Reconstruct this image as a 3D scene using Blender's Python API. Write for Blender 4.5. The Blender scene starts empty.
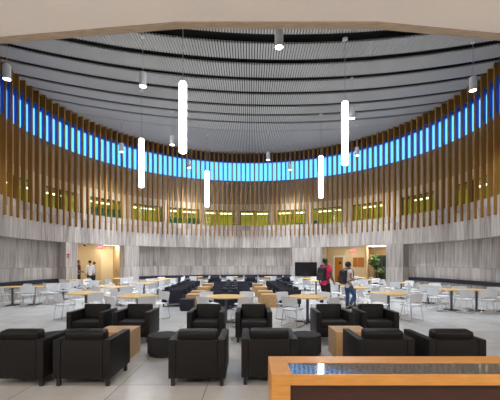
import bpy, bmesh, math, random
from mathutils import Vector, Matrix
random.seed(7)
sc = bpy.context.scene
C = sc.collection
PI = math.pi
H, F, YH = 1.70, 340.0, 262.0          # eye height, focal length in pixels, horizon row
CY, R = 15.6, 10.4                     # atrium centre and inner radius
CEIL = 10.05

def at(x, y, h=0.0):
    """ground position of a photo point known to be at height h"""
    d = F*(H-h)/(y-YH)
    return ((x-250.0)*d/F, d)
def ang(x, r=R):
    t = abs(x-250.0)/F
    lo, hi = 0.0, 2.2
    for _ in range(50):
        m = (lo+hi)/2
        if r*math.sin(m)/(CY+r*math.cos(m)) < t: lo = m
        else: hi = m
    return math.copysign(lo, x-250.0)
def cyl(th, r, z=0.0):
    return Vector((r*math.sin(th), CY+r*math.cos(th), z))
def s2l(r, g, b):
    f = lambda c: (c/255/12.92) if c/255 <= .04045 else ((c/255+.055)/1.055)**2.4
    return (f(r), f(g), f(b), 1)

# ------------------------------------------------------------------ materials
def mat(name, col, rough=.5, metal=0, noise=0, nscale=8, bump=0, spec=.5, emit=None, estr=0, stretch=None):
    m = bpy.data.materials.new(name); m.use_nodes = True
    nt = m.node_tree; b = nt.nodes['Principled BSDF']
    b.inputs['Roughness'].default_value = rough
    b.inputs['Metallic'].default_value = metal
    b.inputs['Specular IOR Level'].default_value = spec
    b.inputs['Base Color'].default_value = col
    if emit:
        b.inputs['Emission Color'].default_value = emit
        b.inputs['Emission Strength'].default_value = estr
    if noise or bump:
        tc = nt.nodes.new('ShaderNodeTexCoord')
        mp = nt.nodes.new('ShaderNodeMapping')
        if stretch: mp.inputs['Scale'].default_value = stretch
        n = nt.nodes.new('ShaderNodeTexNoise'); n.inputs['Scale'].default_value = nscale
        n.inputs['Detail'].default_value = 5
        nt.links.new(tc.outputs['Object'], mp.inputs[0]); nt.links.new(mp.outputs[0], n.inputs['Vector'])
        if noise:
            mx = nt.nodes.new('ShaderNodeMix'); mx.data_type = 'RGBA'
            mx.inputs[6].default_value = [c*(1-noise) for c in col[:3]]+[1]
            mx.inputs[7].default_value = [min(1, c*(1+noise)) for c in col[:3]]+[1]
            cr = nt.nodes.new('ShaderNodeValToRGB')
            cr.color_ramp.elements[0].position = .3; cr.color_ramp.elements[1].position = .7
            nt.links.new(n.outputs[0], cr.inputs[0]); nt.links.new(cr.outputs[0], mx.inputs[0])
            nt.links.new(mx.outputs[2], b.inputs['Base Color'])
        if bump:
            bp = nt.nodes.new('ShaderNodeBump'); bp.inputs['Strength'].default_value = bump
            nt.links.new(n.outputs[0], bp.inputs['Height']); nt.links.new(bp.outputs[0], b.inputs['Normal'])
    return m

def stone_mat(name, dark, light, pw=.62, ph=1.36, z0=.05):
    """vein-cut stone cladding: vertical veins, slabs of slightly different tone, fine joints; UV in metres"""
    m = bpy.data.materials.new(name); m.use_nodes = True
    nt = m.node_tree; L = nt.links.new; b = nt.nodes['Principled BSDF']
    b.inputs['Roughness'].default_value = .45
    uv = nt.nodes.new('ShaderNodeUVMap')
    sep = nt.nodes.new('ShaderNodeSeparateXYZ'); L(uv.outputs[0], sep.inputs[0])
    def mth(op, a, bb=None):
        n = nt.nodes.new('ShaderNodeMath'); n.operation = op
        for i, v in enumerate((a, bb)):
            if v is None: continue
            if isinstance(v, (int, float)): n.inputs[i].default_value = v
            else: L(v, n.inputs[i])
        return n.outputs[0]
    iu = mth('FLOOR', mth('DIVIDE', sep.outputs[0], pw)); iv = mth('FLOOR', mth('DIVIDE', mth('SUBTRACT', sep.outputs[1], z0), ph))
    cell = nt.nodes.new('ShaderNodeCombineXYZ'); L(iu, cell.inputs[0]); L(iv, cell.inputs[1])
    wn = nt.nodes.new('ShaderNodeTexWhiteNoise'); wn.noise_dimensions = '3D'; L(cell.outputs[0], wn.inputs[0])
    c2 = nt.nodes.new('ShaderNodeCombineXYZ')
    L(mth('MULTIPLY', sep.outputs[0], 7.0), c2.inputs[0])
    L(mth('MULTIPLY', sep.outputs[1], .45), c2.inputs[1]); L(mth('MULTIPLY', wn.outputs[0], 30.0), c2.inputs[2])
    n1 = nt.nodes.new('ShaderNodeTexNoise'); n1.inputs['Scale'].default_value = 1.0; n1.inputs['Detail'].default_value = 6
    n1.inputs['Roughness'].default_value = .65
    L(c2.outputs[0], n1.inputs['Vector'])
    fac = mth('ADD', mth('MULTIPLY', mth('SUBTRACT', n1.outputs[0], .5), 2.3), mth('ADD', mth('MULTIPLY', wn.outputs[0], .4), .3))
    mx = nt.nodes.new('ShaderNodeMix'); mx.data_type = 'RGBA'; mx.clamp_factor = True
    L(fac, mx.inputs[0]); mx.inputs[6].default_value = dark; mx.inputs[7].default_value = light
    fu = mth('FRACT', mth('DIVIDE', sep.outputs[0], pw)); fv = mth('FRACT', mth('DIVIDE', mth('SUBTRACT', sep.outputs[1], z0), ph))
    j = mth('MAXIMUM', mth('LESS_THAN', fu, .012), mth('LESS_THAN', fv, .012))
    mj = nt.nodes.new('ShaderNodeMix'); mj.data_type = 'RGBA'
    L(mth('MULTIPLY', j, .55), mj.inputs[0]); L(mx.outputs[2], mj.inputs[6]); mj.inputs[7].default_value = [c*.45 for c in dark[:3]]+[1]
    L(mj.outputs[2], b.inputs['Base Color'])
    return m

def floor_mat():
    m = bpy.data.materials.new('terrazzo_floor'); m.use_nodes = True
    nt = m.node_tree; L = nt.links.new; b = nt.nodes['Principled BSDF']
    tc = nt.nodes.new('ShaderNodeTexCoord')
    mp = nt.nodes.new('ShaderNodeMapping'); mp.inputs['Location'].default_value = (.59, .1, 0)
    L(tc.outputs['Object'], mp.inputs[0])
    br = nt.nodes.new('ShaderNodeTexBrick'); br.offset = 0; br.inputs['Scale'].default_value = 1
    br.inputs['Brick Width'].default_value = 1.2; br.inputs['Row Height'].default_value = 1.2
    br.inputs['Mortar Size'].default_value = .008; br.inputs['Mortar Smooth'].default_value = 0
    br.inputs['Color1'].default_value = (.64, .645, .645, 1); br.inputs['Color2'].default_value = (.55, .552, .55, 1)
    br.inputs['Mortar'].default_value = (.36, .35, .335, 1)
    L(mp.outputs[0], br.inputs['Vector'])
    n = nt.nodes.new('ShaderNodeTexNoise'); n.inputs['Scale'].default_value = 1.3; n.inputs['Detail'].default_value = 8
    n.inputs['Roughness'].default_value = .7
    L(tc.outputs['Object'], n.inputs['Vector'])
    mx = nt.nodes.new('ShaderNodeMix'); mx.data_type = 'RGBA'; mx.blend_type = 'MULTIPLY'; mx.inputs[0].default_value = .5
    cr = nt.nodes.new('ShaderNodeValToRGB'); cr.color_ramp.elements[0].position = .35; cr.color_ramp.elements[1].position = .65
    cr.color_ramp.elements[0].color = (.72, .71, .69, 1)
    L(n.outputs[0], cr.inputs[0]); L(br.outputs[0], mx.inputs[6]); L(cr.outputs[0], mx.inputs[7])
    L(mx.outputs[2], b.inputs['Base Color'])
    b.inputs['Roughness'].default_value = .27
    b.inputs['Specular IOR Level'].default_value = .6
    return m

def glass_mat(name, tint, gl=.06):
    m = bpy.data.materials.new(name); m.use_nodes = True
    nt = m.node_tree; nt.nodes.clear(); L = nt.links.new
    o = nt.nodes.new('ShaderNodeOutputMaterial'); mx = nt.nodes.new('ShaderNodeMixShader')
    t = nt.nodes.new('ShaderNodeBsdfTransparent'); t.inputs[0].default_value = tint
    g = nt.nodes.new('ShaderNodeBsdfGlossy'); g.inputs['Roughness'].default_value = .02
    mx.inputs[0].default_value = gl
    L(t.outputs[0], mx.inputs[1]); L(g.outputs[0], mx.inputs[2]); L(mx.outputs[0], o.inputs[0])
    return m

M = {}
M['stone'] = stone_mat('vein_cut_stone', s2l(126, 119, 117), s2l(204, 197, 191))
M['floor'] = floor_mat()
M['upper'] = mat('beige_plaster', s2l(200, 188, 168), .7, noise=.06, nscale=2)
M['upper_dark'] = mat('taupe_panel', s2l(154, 138, 118), .6, noise=.08, nscale=3)
M['fin'] = mat('golden_wood_fin', s2l(147, 106, 46), .5, noise=.18, nscale=9, stretch=(1, 1, .06))
M['slat'] = mat('white_slat', (.43, .435, .44, 1), .6)
M['black'] = mat('plenum_black', (.006, .006, .007, 1), .9)
M['header'] = mat('dark_bronze', s2l(52, 42, 46), .5)
M['mullion'] = mat('mullion_skylight_blue', (.03, .11, .60, 1), .4, metal=.1)  # blue skylight on the fin sides, painted into the mullion colour
M['sky_glass'] = glass_mat('clear_glass', (.86, .95, 1, 1), .04)
M['gal_glass'] = glass_mat('gallery_glass', (.92, .97, .9, 1), .005)
M['soffit'] = mat('soffit_plaster', s2l(238, 229, 220), .8, noise=.02, nscale=1)
M['soffit_trim'] = mat('soffit_wood', s2l(172, 152, 130), .5, noise=.2, nscale=14, stretch=(.4, 6, 1))
M['gallery'] = mat('lime_wall', (.85, .78, .13, 1), .7, noise=.3, nscale=1.2, stretch=(1, 1, .15))
M['gallery_teal'] = mat('teal_panel', (.04, .28, .24, 1), .6)
M['gallery_dark'] = mat('dark_frame', (.05, .05, .03, 1), .5)
M['tube'] = mat('lit_acrylic', (1, 1, 1, 1), .4, emit=(1, .985, .97, 1), estr=10)
M['lens'] = mat('lit_lens', (1, 1, 1, 1), .4, emit=(1, .96, .9, 1), estr=14)
M['strip'] = mat('lit_strip', (1, 1, 1, 1), .4, emit=(1, .97, .62, 1), estr=2.2)
M['panel_bright'] = mat('bright_lit_panel', (1, 1, 1, 1), .4, emit=(1, .94, .84, 1), estr=7)
M['panel_light'] = mat('lit_panel', (1, 1, 1, 1), .4, emit=(1, .93, .80, 1), estr=5.5)
M['can'] = mat('white_metal', s2l(205, 207, 212), .4)
M['wire'] = mat('grey_cable', (.35, .35, .36, 1), .5)
M['leather'] = mat('black_leather', (.0095, .0085, .0088, 1), .5, noise=.12, nscale=60, spec=.24)
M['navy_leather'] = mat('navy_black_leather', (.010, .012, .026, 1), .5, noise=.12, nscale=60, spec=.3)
M['fabric'] = mat('charcoal_fabric', (.012, .012, .015, 1), .8, noise=.25, nscale=90)
M['blackplastic'] = mat('black_plastic', (.012, .012, .012, 1), .4)
M['white'] = mat('white_plastic', (.74, .77, .82, 1), .38)
M['chrome'] = mat('chrome', (.62, .63, .66, 1), .22, metal=1)
M['steel'] = mat('graphite_steel', (.10, .11, .14, 1), .4, metal=.6)
M['maple'] = mat('maple_top', s2l(226, 184, 112), .35, noise=.1, nscale=6, stretch=(1, 9, 1))
M['oak'] = mat('oak_veneer', s2l(186, 148, 102), .45, noise=.14, nscale=5, stretch=(1.2, 1.2, 9))
M['counter'] = mat('cherry_wood', s2l(194, 137, 66), .36, noise=.13, nscale=5, stretch=(1.2, 12, 12))
M['counter_dark'] = mat('dark_cherry', s2l(56, 22, 10), .4, noise=.15, nscale=5, stretch=(1, 8, 8))
M['countertop_glass'] = mat('polished_granite', (.12, .115, .115, 1), .06, noise=.3, nscale=40, spec=1.0)
M['screen'] = mat('screen_black', (.008, .008, .010, 1), .15)
M['navy'] = mat('navy_upholstery', (.011, .012, .022, 1), .7)
M['cream'] = mat('cream_paint', s2l(236, 220, 178), .7)
M['tan'] = mat('tan_paint', s2l(214, 192, 150), .7)
M['tan2'] = mat('tan_panel', s2l(198, 172, 130), .6)
M['door'] = mat('orange_oak_door', s2l(190, 118, 34), .4, noise=.12, nscale=4, stretch=(4, 4, .5))
M['cork'] = mat('honey_board', s2l(176, 112, 40), .7, noise=.1, nscale=30)
M['paint_white'] = mat('white_frame', s2l(235, 230, 215), .5)
M['red'] = mat('alarm_red', (.55, .03, .05, 1), .4)
M['exit_face'] = mat('exit_face', (.5, .12, .12, 1), .4, emit=(1, .10, .14, 1), estr=.5)
M['exit_letter'] = mat('exit_letter', (1, .8, .8, 1), .4, emit=(1, .55, .55, 1), estr=.5)
M['leaf'] = mat('leaf_green', (.035, .085, .012, 1), .5, noise=.4, nscale=6)
M['terracotta'] = mat('dark_pot', (.06, .05, .04, 1), .6)
M['bark'] = mat('bark', (.12, .08, .05, 1), .8)
M['dark_glass'] = mat('dark_window_glass', (.02, .04, .04, 1), .08)
M['brass'] = mat('rail_bronze', (.25, .18, .1, 1), .35, metal=.7)

# ------------------------------------------------------------------ mesh helpers
def link(name, bm, m, parent=None, smooth=False):
    me = bpy.data.meshes.new(name)
    bmesh.ops.recalc_face_normals(bm, faces=bm.faces)
    bm.to_mesh(me); bm.free()
    if m: me.materials.append(m)
    if smooth:
        for p in me.polygons: p.use_smooth = True
        try: me.set_sharp_from_angle(angle=math.radians(38))
        except Exception: pass
    o = bpy.data.objects.new(name, me); C.objects.link(o)
    if parent: o.parent = parent
    return o
def box(bm, c, s, bev=0, rz=0, seg=2, rx=0):
    r = bmesh.ops.create_cube(bm, size=1)
    vs = r['verts']
    bmesh.ops.scale(bm, vec=s, verts=vs)
    if bev:
        es = list({e for v in vs for e in v.link_edges})
        rb = bmesh.ops.bevel(bm, geom=es, offset=bev, segments=seg, affect='EDGES', profile=.6)
        vs = list({v for v in rb['verts']} | {v for v in vs if v.is_valid})
    mtx = Matrix.Translation(c) @ Matrix.Rotation(rz, 4, 'Z') @ Matrix.Rotation(rx, 4, 'X')
    bmesh.ops.transform(bm, matrix=mtx, verts=vs)
    return vs
def lathe(bm, prof, n=32, c=(0, 0, 0)):
    rings = []
    for r, z in prof:
        if r < 1e-5: rings.append([bm.verts.new((c[0], c[1], c[2]+z))])
        else: rings.append([bm.verts.new((c[0]+r*math.cos(2*PI*k/n), c[1]+r*math.sin(2*PI*k/n), c[2]+z)) for k in range(n)])
    for a, b in zip(rings, rings[1:]):
        for k in range(n):
            k2 = (k+1) % n
            if len(a) == 1 and len(b) == 1: continue
            if len(a) == 1: bm.faces.new((a[0], b[k], b[k2]))
            elif len(b) == 1: bm.faces.new((a[k], a[k2], b[0]))
            else: bm.faces.new((a[k], a[k2], b[k2], b[k]))
def tube(bm, pts, r, n=8):
    pts = [Vector(p) for p in pts]
    rings = []; up = Vector((0, 0, 1))
    for i, p in enumerate(pts):
        t = (pts[min(i+1, len(pts)-1)]-pts[max(i-1, 0)]).normalized()
        a = up if abs(t.dot(up)) < .95 else Vector((1, 0, 0))
        u = t.cross(a).normalized(); v = t.cross(u).normalized()
        rr = r[i] if isinstance(r, (list, tuple)) else r
        rings.append([bm.verts.new(p+(u*math.cos(2*PI*k/n)+v*math.sin(2*PI*k/n))*rr) for k in range(n)])
    for a, b in zip(rings, rings[1:]):
        for k in range(n): bm.faces.new((a[k], a[(k+1) % n], b[(k+1) % n], b[k]))
    bm.faces.new(rings[0]); bm.faces.new(rings[-1][::-1])
def smoothpath(pts, rad=.05, n=4):
    pts = [Vector(p) for p in pts]; out = [pts[0]]
    for i in range(1, len(pts)-1):
        a = pts[i]+(pts[i-1]-pts[i]).normalized()*rad; b = pts[i]+(pts[i+1]-pts[i]).normalized()*rad
        for k in range(n+1):
            t = k/n; out.append(a*(1-t)**2+pts[i]*2*t*(1-t)+b*t*t)
    out.append(pts[-1]); return out
def arc_block(bm, r0, r1, t0, t1, z0, z1, seg=None):
    """solid curved block with UVs in metres (along the arc, height)"""
    seg = seg or max(1, int(abs(t1-t0)/math.radians(1.5)))
    uvl = bm.loops.layers.uv.verify()
    g = []
    for i in range(seg+1):
        t = t0+(t1-t0)*i/seg
        g.append([bm.verts.new(cyl(t, r, z)) for r, z in ((r0, z0), (r0, z1), (r1, z1), (r1, z0))])
    def face(vs, uvs):
        f = bm.faces.new(vs)
        for l, u in zip(f.loops, uvs): l[uvl].uv = u
    for i in range(seg):
        u0 = (t0+(t1-t0)*i/seg)*r0; u1 = (t0+(t1-t0)*(i+1)/seg)*r0
        a, b = g[i], g[i+1]
        face((a[0], b[0], b[1], a[1]), ((u0, z0), (u1, z0), (u1, z1), (u0, z1)))
        face((a[2], b[2], b[3], a[3]), ((u0, z1), (u1, z1), (u1, z0), (u0, z0)))
        face((a[1], b[1], b[2], a[2]), ((u0, z1), (u1, z1), (u1, z1+r1-r0), (u0, z1+r1-r0)))
        face((a[3], b[3], b[0], a[0]), ((u0, z0-r1+r0), (u1, z0-r1+r0), (u1, z0), (u0, z0)))
    for a, u in ((g[0], t0*r0), (g[-1], t1*r0)):
        face(a, ((u, z0), (u, z1), (u+r1-r0, z1), (u+r1-r0, z0)))
def tag(o, label=None, cat=None, group=None, kind=None):
    if label: o['label'] = label
    if cat: o['category'] = cat
    if group: o['group'] = group
    if kind: o['kind'] = kind
    return o
def struct(o): o['kind'] = 'structure'; return o
def sarc(name, m, *blocks):
    bm = bmesh.new()
    for b in blocks: arc_block(bm, *b)
    return struct(link(name, bm, m, smooth=True))
def empty(name, loc=(0, 0, 0), rz=0):
    o = bpy.data.objects.new(name, None); C.objects.link(o)
    o.location = loc; o.rotation_euler = (0, 0, rz); o.empty_display_size = .2
    return o
def copy_tree(root, loc, rz=0):
    c = root.copy(); C.objects.link(c); c.location = loc; c.rotation_euler = (0, 0, rz)
    for ch in list(root.children):
        d = ch.copy(); C.objects.link(d); d.parent = c
        for g in ch.children:
            e = g.copy(); C.objects.link(e); e.parent = d
    return c
class Proto:
    """first placement uses the source itself, later ones copy it"""
    def __init__(s, root): s.root = root; s.used = False
    def place(s, loc, rz, label, cat, group=None):
        if not s.used: o = s.root; s.used = True; o.location = loc; o.rotation_euler = (0, 0, rz)
        else: o = copy_tree(s.root, loc, rz)
        tag(o, label, cat, group)
        return o
rad = math.radians

# ------------------------------------------------------------------ setting: floor, walls, ceiling
bm = bmesh.new(); box(bm, (0, 13, -.1), (44, 42, .2)); struct(link('floor', bm, M['floor']))

NT = 2.77; BT = 4.5                     # niche head, top of stone band
LN, P0, P1, N0, N1 = ang(66), ang(77.5), ang(124), ang(139), ang(292)
Q0, Q1, RN = ang(322), ang(386), ang(403)
E = rad(126)
sarc('wall_band', M['stone'], (R, R+.5, -E, E, NT, BT))
sarc('wall_left_pier', M['stone'], (R, R+.5, LN, P0, 0, NT), (R, R+.5, P1, N0, 0, NT))
sarc('wall_right_pier', M['stone'], (R, R+.5, N1, Q0, 0, NT), (R, R+.5, Q1, RN, 0, NT))
sarc('wall_left', M['stone'], (R+.5, R+.7, -E, LN, 0, NT))
sarc('wall_back', M['stone'], (R+.5, R+.7, N0, N1, 0, NT))
sarc('wall_right', M['stone'], (R+.5, R+.7, RN, E, 0, NT))

# upper wall with the gallery openings
WT, half = 5.66, rad(6.05)
blocks = [(R+.3, R+.5, -E, E, WT, 6.15)]
cents = [rad(a) for a in (-107, -90.3, -73.8, -57.4, -42, -26.8, -12.5, 1.9, 16.9, 31.8, 47.8)]+[ang(418.5, R+.4), ang(473, R+.4), rad(102)]
edges = [-E]
for c_ in cents:
    if abs(c_)+half < E: edges += [c_-half, c_+half]
edges.append(E)
for i in range(0, len(edges), 2): blocks.append((R+.3, R+.5, edges[i], edges[i+1], BT, WT))
sarc('wall_gallery', M['upper'], *blocks)
sarc('wall_upper', M['upper_dark'], (R+.3, R+.5, -E, E, 6.15, 7.28), (R+.315, R+.5, -E, E, 7.28, 7.32), (R+.3, R+.5, -E, E, 7.32, 7.9))
sarc('trim_1', M['header'], (R+.3, R+.5, -E, E, 9.42, CEIL+.3))
# gallery behind the openings
sarc('floor_gallery', M['upper'], (R+.52, R+6, -E, E, 2.95, 3.5))
sarc('ceiling_gallery', M['slat'], (R+.52, R+6, -E, E, 6.0, 6.2))
sarc('wall_gallery_back', M['gallery'], (R+3.0, R+3.2, -E, E, 3.5, 6.0))
sarc('wall_outer', M['tan2'], (R+5.8, R+6, -E, E, 0, 2.95), (R+5.8, R+6, -E, E, 3.5, 6.0))
wn = 0
for k, c_ in enumerate(cents):
    if abs(c_)+half >= E: continue
    wn += 1
    bm = bmesh.new(); arc_block(bm, R+.40, R+.412, c_-half+.004, c_+half-.004, BT+.02, WT-.02)
    w = struct(link('window_%d' % wn, bm, M['gal_glass'], smooth=True))
    bm = bmesh.new()
    for q in (-half+.004, -half*.03, half-.004):
        arc_block(bm, R+.37, R+.44, c_+q-.0024, c_+q+.0024, BT+.002, WT-.002, 1)
    arc_block(bm, R+.37, R+.44, c_-half, c_+half, WT-.06, WT-.004)
    link('window_frame', bm, M['gallery_dark'], w)
# coloured panels inside the gallery
M['gallery_blue'] = mat('blue_panel', (.02, .12, .5, 1), .6)
for x0, x1, zt, m in ((170, 183, 5.3, 'gallery_teal'), (186, 198, 5.3, 'gallery_teal'), (92, 121, 5.5, 'gallery_teal'), (137, 144, 4.75, 'gallery_blue'), (293, 302, 4.95, 'gallery_teal'), (314, 317, 5.1, 'gallery_blue'), (318, 326, 4.85, 'gallery_dark'), (241, 243, 4.8, 'gallery_dark')):
    a0, a1 = ang(x0, R+2.9), ang(x1, R+2.9)
    sarc('wall_gallery_panel', M[m], (R+2.92, R+2.98, a0, a1, 3.5, zt))

# clerestory
half_t = [0.0]                          # the fins stand a little closer together at the far centre
while math.degrees(half_t[-1]) < 118: half_t.append(half_t[-1]+rad(1.87+.6*min(1.2, (math.degrees(half_t[-1])/80)**2)))
fin_t = [-t for t in half_t[:0:-1]]+half_t
nfin = len(fin_t)
sec = [fin_t[i:i+7] for i in range(0, nfin-6, 6)]
for s in sec:
    wn += 1
    a, b = s[0], s[-1]
    bm = bmesh.new(); arc_block(bm, R+.40, R+.415, a, b, 7.9, 9.42)
    w = struct(link('window_%d' % wn, bm, M['sky_glass'], smooth=True))
    bm = bmesh.new()
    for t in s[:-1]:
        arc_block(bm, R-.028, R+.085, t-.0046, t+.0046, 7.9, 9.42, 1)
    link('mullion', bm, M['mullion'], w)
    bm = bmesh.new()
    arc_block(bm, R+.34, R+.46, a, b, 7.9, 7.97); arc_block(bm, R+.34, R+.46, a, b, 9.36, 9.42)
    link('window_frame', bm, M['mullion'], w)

# vertical wood fins: one profile in the (radius, height) plane
FR = R-.11
layers = [(3.68, BT+.006, R-.006), (BT+.006, 7.9, R+.10), (7.9, 9.42, R-.03), (9.42, CEIL-.03, R+.28)]
bm = bmesh.new(); hw = .034; vc = {}
def fv(x, r, z):
    k = (x, round(r, 4), round(z, 4))
    if k not in vc: vc[k] = bm.verts.new((x, r, z))
    return vc[k]
for k, (za, zb, rb) in enumerate(layers):
    lo = [FR, rb]; hi = [FR, rb]
    if k > 0 and layers[k-1][2] < rb: lo.insert(1, layers[k-1][2])
    if k < 3 and layers[k+1][2] < rb: hi.insert(1, layers[k+1][2])
    for x in (-hw, hw): bm.faces.new([fv(x, r, za) for r in lo]+[fv(x, r, zb) for r in hi[::-1]])
    bm.faces.new([fv(-hw, FR, za), fv(hw, FR, za), fv(hw, FR, zb), fv(-hw, FR, zb)])
    bm.faces.new([fv(-hw, rb, za), fv(hw, rb, za), fv(hw, rb, zb), fv(-hw, rb, zb)])
    for z, ra, rb2 in ((za, layers[k-1][2] if k else FR, rb),):
        if abs(ra-rb2) > 1e-4: bm.faces.new([fv(-hw, ra, z), fv(hw, ra, z), fv(hw, rb2, z), fv(-hw, rb2, z)])
rb = layers[-1][2]; z = layers[-1][1]; bm.faces.new([fv(-hw, FR, z), fv(hw, FR, z), fv(hw, rb, z), fv(-hw, rb, z)])
fin0 = link('timber_fin', bm, M['fin'])
for i, t in enumerate(fin_t):
    f = fin0 if i == 0 else fin0.copy()
    if i: C.objects.link(f)
    f.location = (0, CY, 0); f.rotation_euler = (0, 0, -t)
    tag(f, 'tall golden wood fin standing in the evenly spaced ring above the stone band', 'fin', 'vertical timber fins around the hall')

# ceiling: white slats in bands, black slots between, dark plenum above
SX, SR = 1.5, 25.0
slots = [(5.2, .2), (6.6, .2), (8.0, .2), (9.4, .2), (10.8, .24), (12.75, .56), (14.22, .38), (15.58, .34), (16.86, .31), (18.2, .29), (19.35, .26), (20.4, .22), (21.7, .08), (29, .1)]
def sag(x): return SR-math.sqrt(SR*SR-(x-SX)**2)
RC = R+.27
for (ya, wa), (yb, wb) in zip(slots, slots[1:]):
    bm = bmesh.new()
    n = 194
    for i in range(n):
        x = -10.6+i*.1095
        if abs(x) > RC-.05: continue
        hc = math.sqrt(RC*RC-x*x)
        y0 = max(ya+wa/2-sag(x), CY-hc); y1 = min(yb-wb/2-sag(x), CY+hc)
        if y1-y0 < .06: continue
        v = [bm.verts.new(p) for p in ((x-.037, y0, CEIL), (x+.037, y0, CEIL), (x+.037, y1, CEIL), (x-.037, y1, CEIL),
                                       (x-.037, y0, CEIL+.07), (x+.037, y0, CEIL+.07), (x+.037, y1, CEIL+.07), (x-.037, y1, CEIL+.07))]
        for q in ((0, 1, 2, 3), (4, 5, 6, 7), (0, 1, 5, 4), (1, 2, 6, 5), (2, 3, 7, 6), (3, 0, 4, 7)): bm.faces.new([v[k] for k in q])
    if len(bm.faces): struct(link('ceiling', bm, M['slat']))
    else: bm.free()
bm = bmesh.new()
lathe(bm, [(0, CEIL+.32), (R+.75, CEIL+.32), (R+.75, CEIL+.5), (0, CEIL+.5)], 96, (0, CY, 0))
box(bm, (0, 6, CEIL+.41), (32, 10, .18))
struct(link('ceiling_plenum', bm, M['black']))

# near side: lower hall with a flat soffit and the fascia over its edge
ed = [(-16, 8.0), (-9.5, 6.55), (-4.1, 5.54), (-1.08, 5.18), (1.9, 5.18), (4.05, 5.46), (9.5, 6.45), (16, 7.9)]
SZ = 5.25
bm = bmesh.new()
off = .135
inn = [(x, y-off) for x, y in ed]
def strip(bm, pa, pb, z0, z1):
    for i in range(len(pa)-1):
        q = [(*pa[i], z0), (*pa[i+1], z0), (*pb[i+1], z0), (*pb[i], z0)]
        lo = [bm.verts.new(p) for p in q]; hi = [bm.verts.new((p[0], p[1], z1)) for p in q]
        bm.faces.new(lo); bm.faces.new(hi)
        for k in range(4): bm.faces.new((lo[k], lo[(k+1) % 4], hi[(k+1) % 4], hi[k]))
strip(bm, [(x, -7) for x, y in ed], [(x, y-off-.008) for x, y in ed], SZ+.012, SZ+.15)
struct(link('ceiling_hall', bm, M['soffit']))
bm = bmesh.new(); strip(bm, inn, ed, SZ, SZ+.15); struct(link('trim_2', bm, M['soffit_trim']))
bm = bmesh.new(); strip(bm, [(x, y-.2) for x, y in ed], [(x, y-.02) for x, y in ed], SZ+.15, CEIL+.3); struct(link('wall_front_upper', bm, M['upper']))
bm = bmesh.new()
for s in (-1, 1):
    box(bm, (s*16, 2, (CEIL+.3)/2), (.2, 19, CEIL+.3))
    p = cyl(E, R+.3); box(bm, (s*(abs(p.x)+16.2)/2, p.y, (CEIL+.3)/2), (16.2-abs(p.x), .2, CEIL+.3))
struct(link('wall_hall_sides', bm, M['upper']))
bm = bmesh.new(); box(bm, (0, -7.1, (SZ+.1)/2), (32.2, .2, SZ+.1)); struct(link('wall_front', bm, M['upper']))

# ------------------------------------------------------------------ left doorway and what is behind it
def radial_wall(name, m, th, r0, r1, z0, z1, th1=None, t=.1):
    a, b = cyl(th, r0), cyl(th if th1 is None else th1, r1)
    bm = bmesh.new(); d = b-a
    box(bm, ((a.x+b.x)/2, (a.y+b.y)/2, (z0+z1)/2), (d.length, t, z1-z0), rz=math.atan2(d.y, d.x))
    return struct(link(name, bm, m))
sarc('wall_left_lobby', M['tan'], (R+2.6, R+2.8, ang(60, R+2.6), ang(101, R+2.6), 0, 2.9))
sarc('wall_left_lobby_far', M['cream'], (R+3.4, R+3.6, ang(96, R+3.4), ang(134, R+3.4), 0, 2.9))
radial_wall('wall_left_return', M['tan'], P0-.035, R+.5, R+2.7, 0, 2.9, ang(79, R+2.6))
radial_wall('wall_left_stair', M['tan2'], P1+.03, R+.5, R+3.5, 0, 2.9, ang(114, R+3.4))
sarc('ceiling_left_lobby', M['soffit'], (R+.5, R+5.8, P0-.1, P1+.1, 2.9, 2.949))
sarc('ceiling_right_lobby', M['soffit'], (R+.5, R+5.8, Q0-.1, Q1+.1, 2.9, 2.949))
# handrail on the stair wall
pa = cyl(ang(114.5, R+3.1), R+3.0, 1.25); pb = cyl(P1+.012, R+.75, .62)
bm = bmesh.new(); tube(bm, smoothpath([pa+Vector((0, 0, .06)), pa, pb, pb+Vector((.0, 0, -.06))], .03), .025)
tag(link('handrail', bm, M['brass'], smooth=True), 'sloping bronze handrail on the tan wall inside the left doorway', 'handrail')

# right doorway: tan lobby wall with a door and boards, deeper space at its right
RW = R+2.2
sarc('wall_right_lobby', M['tan'], (RW, RW+.2, ang(310, RW), ang(366, RW), 0, 2.9))
sarc('wall_right_lobby_far', M['tan2'], (R+5.0, R+5.2, ang(355, R+5), ang(402, R+5), 0, 2.9))
radial_wall('wall_right_return', M['tan2'], ang(366, RW), RW, R+5.0, 0, 2.9, ang(369, R+5.0))
radial_wall('wall_right_end', M['tan2'], Q1+.03, R+.5, R+5.1, 0, 2.9, Q1+.03)
radial_wall('wall_right_start', M['tan'], Q0-.03, R+.5, RW+.1, 0, 2.9, Q0-.03)
def on_wall(bm, th, r, z, w, d, h, bev=0):
    """upright box on a curved wall, its front towards the hall centre"""
    p = cyl(th, r, z); box(bm, p, (w, d, h), bev, rz=-th)
a0, a1 = ang(335, RW), ang(343.3, RW); ac = (a0+a1)/2; dw = (a1-a0)*RW
bm = bmesh.new(); on_wall(bm, ac, RW-.03, 1.03, dw, .06, 2.06)
d_ = struct(link('door_1', bm, M['door']))
bm = bmesh.new()
for s in (-1, 1): on_wall(bm, ac+s*(dw/2+.06)/RW, RW-.05, 1.1, .12, .1, 2.2)
on_wall(bm, ac, RW-.05, 2.13, dw+.24, .1, .14)
link('door_frame', bm, M['paint_white'], d_)
bm = bmesh.new(); on_wall(bm, ac+.1/RW, RW-.07, 1.62, .16, .02, .2); link('door_glass', bm, M['dark_glass'], d_)
bm = bmesh.new(); on_wall(bm, ac+.32/RW, RW-.09, 1.0, .06, .06, .06, .012); link('door_handle', bm, M['chrome'], d_)
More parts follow.
